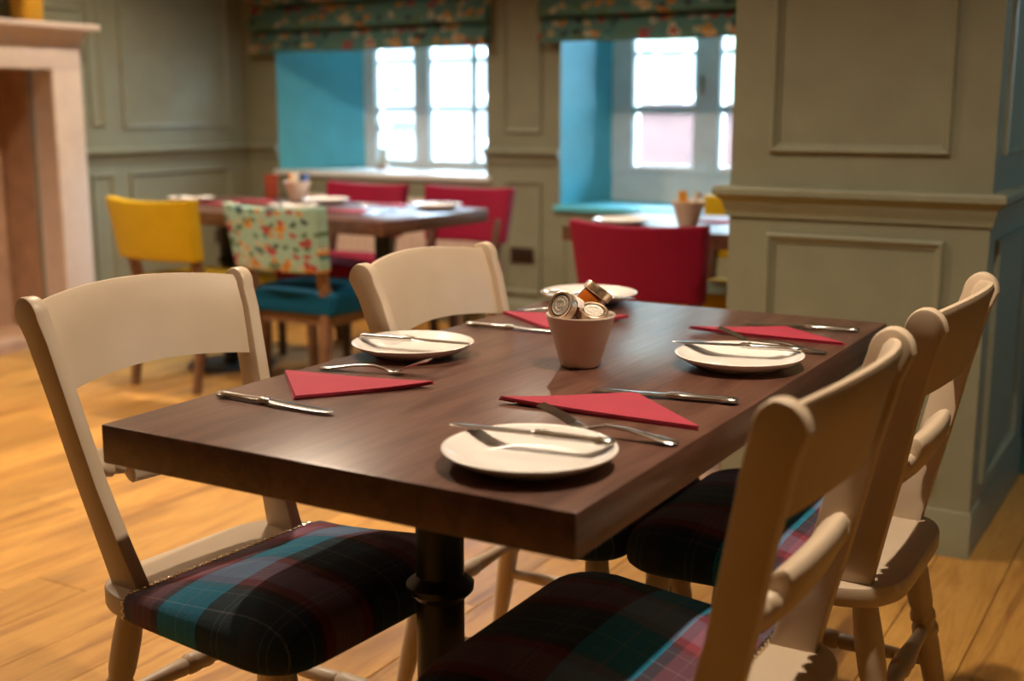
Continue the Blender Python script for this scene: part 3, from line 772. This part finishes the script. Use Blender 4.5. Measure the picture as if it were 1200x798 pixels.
lay(KN, (-2.45, 2.25), (-2.66, 2.28), zr, 'blurred knife across the plate above the butterfly chair', group=GK)
lay(KN, (-1.93, 2.62), (-2.15, 2.59), zr, 'blurred knife across the plate before the right crimson chair', group=GK)
lay(KN, (-3.17, 2.35), (-3.39 + .03, 2.38), zr, 'blurred knife across the plate behind the yellow chair', group=GK)
lay(KN, (-2.10, 2.40), (-2.12, 2.18), z0, 'blurred knife lying at the near right corner of the far table', group=GK)
lay(FK, (-2.42, 2.52), (-2.24, 2.56), z0, 'blurred fork by the napkin between the two crimson chairs', group=GF)
def napkin(pts, label, tip=0, parent_z=TZ, group='red napkins on the tables', lift=.005):
    """folded paper triangle: three plies slightly fanned, raised at the folded tip"""
    c = Vector(((pts[0][0] + pts[1][0] + pts[2][0])/3, (pts[0][1] + pts[1][1] + pts[2][1])/3))
    t = thing('paper_napkin', label, 'napkin', (c.x, c.y, parent_z), group=group)
    P = [Vector(p) - c for p in pts]
    for i in range(3):
        q = [p*(1 - .006*i) + Vector((random.uniform(-.0015, .0015), random.uniform(-.0015, .0015))) for p in P]
        n = 10; bm = B(); top = {}; bot = {}
        zz = .0004 + i*.0022
        def hgt(a, b, g):
            k_ = (a, b, g)[tip]; edge = min(a, b, g)
            return zz + lift*(k_**3) + .002*min(1, edge*6)*(i/2)
        for a in range(n + 1):
            for b in range(n + 1 - a):
                al, be = a/n, b/n; ga = 1 - al - be; p = q[0]*al + q[1]*be + q[2]*ga; h = hgt(al, be, ga)
                top[a, b] = bm.verts.new((p.x, p.y, h + .0017)); bot[a, b] = bm.verts.new((p.x, p.y, h))
        for a in range(n):
            for b in range(n - a):
                for d, s in ((top, 1), (bot, -1)):
                    face(bm, [d[a, b], d[a+1, b], d[a, b+1]])
                    if a + b < n - 1: face(bm, [d[a+1, b], d[a+1, b+1], d[a, b+1]])
        for i2 in range(n):
            for k1, k2 in (((i2, 0), (i2+1, 0)), ((0, i2), (0, i2+1)), ((i2, n-i2), (i2+1, n-i2-1))): face(bm, [top[k1], top[k2], bot[k2], bot[k1]])
        obj('napkin_fold', bm, 'napkin_red', t, ang=50)
    return t
napkin(((.044, -.306), (.200, -.158), (.362, -.302)), 'red paper napkin folded to a triangle under the fork at the near right')
napkin(((-.372, -.308), (-.236, -.446), (-.098, -.270)), 'red paper napkin folded to a triangle at the left of the front table', tip=2)
napkin(((.060, .396), (.214, .520), (.368, .405)), 'red paper napkin folded to a triangle at the far right of the front table')
napkin(((-.368, .390), (-.190, .262), (-.098, .455)), 'red paper napkin folded to a triangle behind the cup of jam jars', tip=2)
for (x, y), lab in (((-3.02, 2.33), 'red napkin on the far table beside the yellow chair'), ((-2.28, 2.30), 'red napkin on the far table to the right of the butterfly chair'), ((-2.33, 2.66), 'red napkin on the far table between the two crimson chairs'), ((-3.0, 2.52), 'red napkin on the far table before the sachet cup'), ((-.72, 2.62), 'red napkin on the table half hidden by the pillar')):
    napkin(((x - .12, y - .05), (x + .02, y + .09), (x + .13, y - .04)), lab)

# ------------------------------------------------------------------ cups and what stands in them
def cup(name, label, loc, mat, s=1.0):
    c = thing(name, label, 'cup', loc)
    bm = B(); lathe(bm, [(r_*s, z*s) for r_, z in ((0, 0), (.030, 0), (.034, .003), (.036, .010), (.0585, .086), (.0600, .089), (.0590, .091), (.0570, .0895), (.0555, .086), (.033, .012), (0, .009))], 44, False); obj('bowl', bm, mat, c, ang=70)
    return c
CX, CY = .024, -.004
cup('flared_cup', 'flared cream china cup holding small jam jars on the front table', (CX, CY, TZ), 'cup_glaze')
RV, FV, UV = Vector((.862, .507, 0)), Vector((-.507, .862, 0)), Vector((0, 0, 1))
def jar(label, off, axis, jam, band):
    """small jam jar; off and axis in (right, away, up) seen from the table end; off = middle of the lid face"""
    ax = (RV*axis[0] + FV*axis[1] + UV*axis[2]).normalized(); p = Vector((CX, CY, TZ + .088)) + RV*off[0] + FV*off[1] + UV*off[2]
    S = 1.16
    j = thing('jam_jar', label, 'jar', p - ax*.050*S, group='small jam jars in the china cup')
    j.rotation_euler = ax.to_track_quat('Z', 'Y').to_euler(); j.scale = (S, S, S)
    bm = B(); lathe(bm, ((0, 0), (.015, 0), (.0185, .003), (.0205, .010), (.0212, .020), (.0205, .031), (.0185, .036), (.0180, .040)), 32); obj('glass_body', bm, jam, j, ang=60)
    bm = B(); lathe(bm, ((.0190, .0365), (.0215, .0365), (.0222, .0375), (.0222, .0465), (.0214, .0492), (.0200, .0500), (.0172, .0496), (.0166, .0470), (.0, .0470)), 40, False); lid = obj('lid', bm, 'gold_lid', j, ang=30)
    bm = B(); lathe(bm, ((.0148, .0468), (.0148, .0474), (.0165, .0474), (.0165, .0468)), 40, False); obj('lid_groove', bm, 'lid_dark', lid)
    bm = B(); lathe(bm, ((.0148, .0468), (.0146, .0486), (.0136, .0490), (.0126, .0486), (.0090, .0486), (.0085, .0491), (.0074, .0491), (.0070, .0485), (0, .0485)), 40, False)
    for a in range(14):
        an = a*PI/7; box(bm, .0107*math.cos(an) - .0011, .0107*math.cos(an) + .0011, .0107*math.sin(an) - .0011, .0107*math.sin(an) + .0011, .0484, .0491)
    for dx in (-.004, 0, .004): box(bm, dx - .0011, dx + .0011, -.003, .003, .0484, .0491)
    obj('embossed_emblem', bm, 'lid_grey', lid, ang=30)
    if band is None: return j
    bm = B(); loft(bm, [[((.0214 + e)*math.cos(a), (.0214 + e)*math.sin(a), z) for a in [band + 1.1*i/12 for i in range(13)]] for z, e in ((.006, -.0014), (.012, 0), (.020, .0006), (.029, 0), (.033, -.0010))], False, False); obj('paper_label', bm, 'jam_label', j)
    return j
BAND = (.2, None, .4)
jar('jam jar leaning left in the china cup, its gold lid towards the table end', (-.037, -.026, .022), (-.62, -.70, .40), 'jam_dark', BAND[0])
jar('amber marmalade jar standing highest at the back of the china cup', (.036, .028, .044), (.58, .10, .78), 'jam_amber', BAND[1])
jar('jam jar sitting low at the front of the china cup with its lid tipped forward', (.021, -.022, .014), (.12, -.40, .90), 'jam_dark', BAND[2])
def sachets(cx, cy, z, spec, where):
    for i, (dx, dy, mat, tilt, lab) in enumerate(spec):
        bm = B(); rbox(bm, -.016, .016, -.003, .003, 0, .070, .002, 2); 
        t = thing('sachet', lab + where, 'sachet', (cx + dx, cy + dy, z), (tilt*.6, tilt, .5*i), 'sachets in the china cups'); obj('packet', bm, mat, t)
        bm = B(); rbox(bm, -.0165, .0165, -.0012, .0012, .068, .075, .0006); obj('crimped_end', bm, mat, t)
cup('flared_cup', 'flared cream china cup holding sauce sachets on the far table', (-2.86, 2.66, TZ), 'cup_glaze', 1.05)
sachets(-2.86, 2.66, TZ + .058, ((-.020, -.005, 'sachet_orange', -.25, 'orange sauce sachet'), (-.006, -.014, 'sachet_white', .1, 'white sachet'), (.012, .012, 'sachet_black', .15, 'black sachet'), (.026, 0, 'sachet_blue', .32, 'blue sachet')), ' standing in the cup on the far table')
cup('flared_cup', 'flared cream china cup on the table beside the pillar', (-.775, 2.42, TZ), 'cup_glaze', 1.05)
sachets(-.775, 2.42, TZ + .058, ((-.018, 0, 'sachet_white', -.2, 'white sachet'), (-.010, -.014, 'sachet_orange', -.1, 'orange sachet'), (.018, 0, 'sachet_white', .25, 'leaning white sachet')), ' in the cup beside the pillar')
gt = thing('tumbler', 'small reddish glass standing beside the sachet cup on the far table', 'glass', (-3.04, 2.68, TZ))
bm = B(); lathe(bm, ((0, 0), (.028, 0), (.031, .004), (.036, .12), (.034, .12), (.029, .008), (0, .006)), 28, False); obj('body', bm, 'glass_red', gt)
bm = B(); lathe(bm, ((.0, .05), (.0315, .05), (.0318, .052), (0, .052)), 20, False); obj('liquid', bm, 'jam_amber', gt)
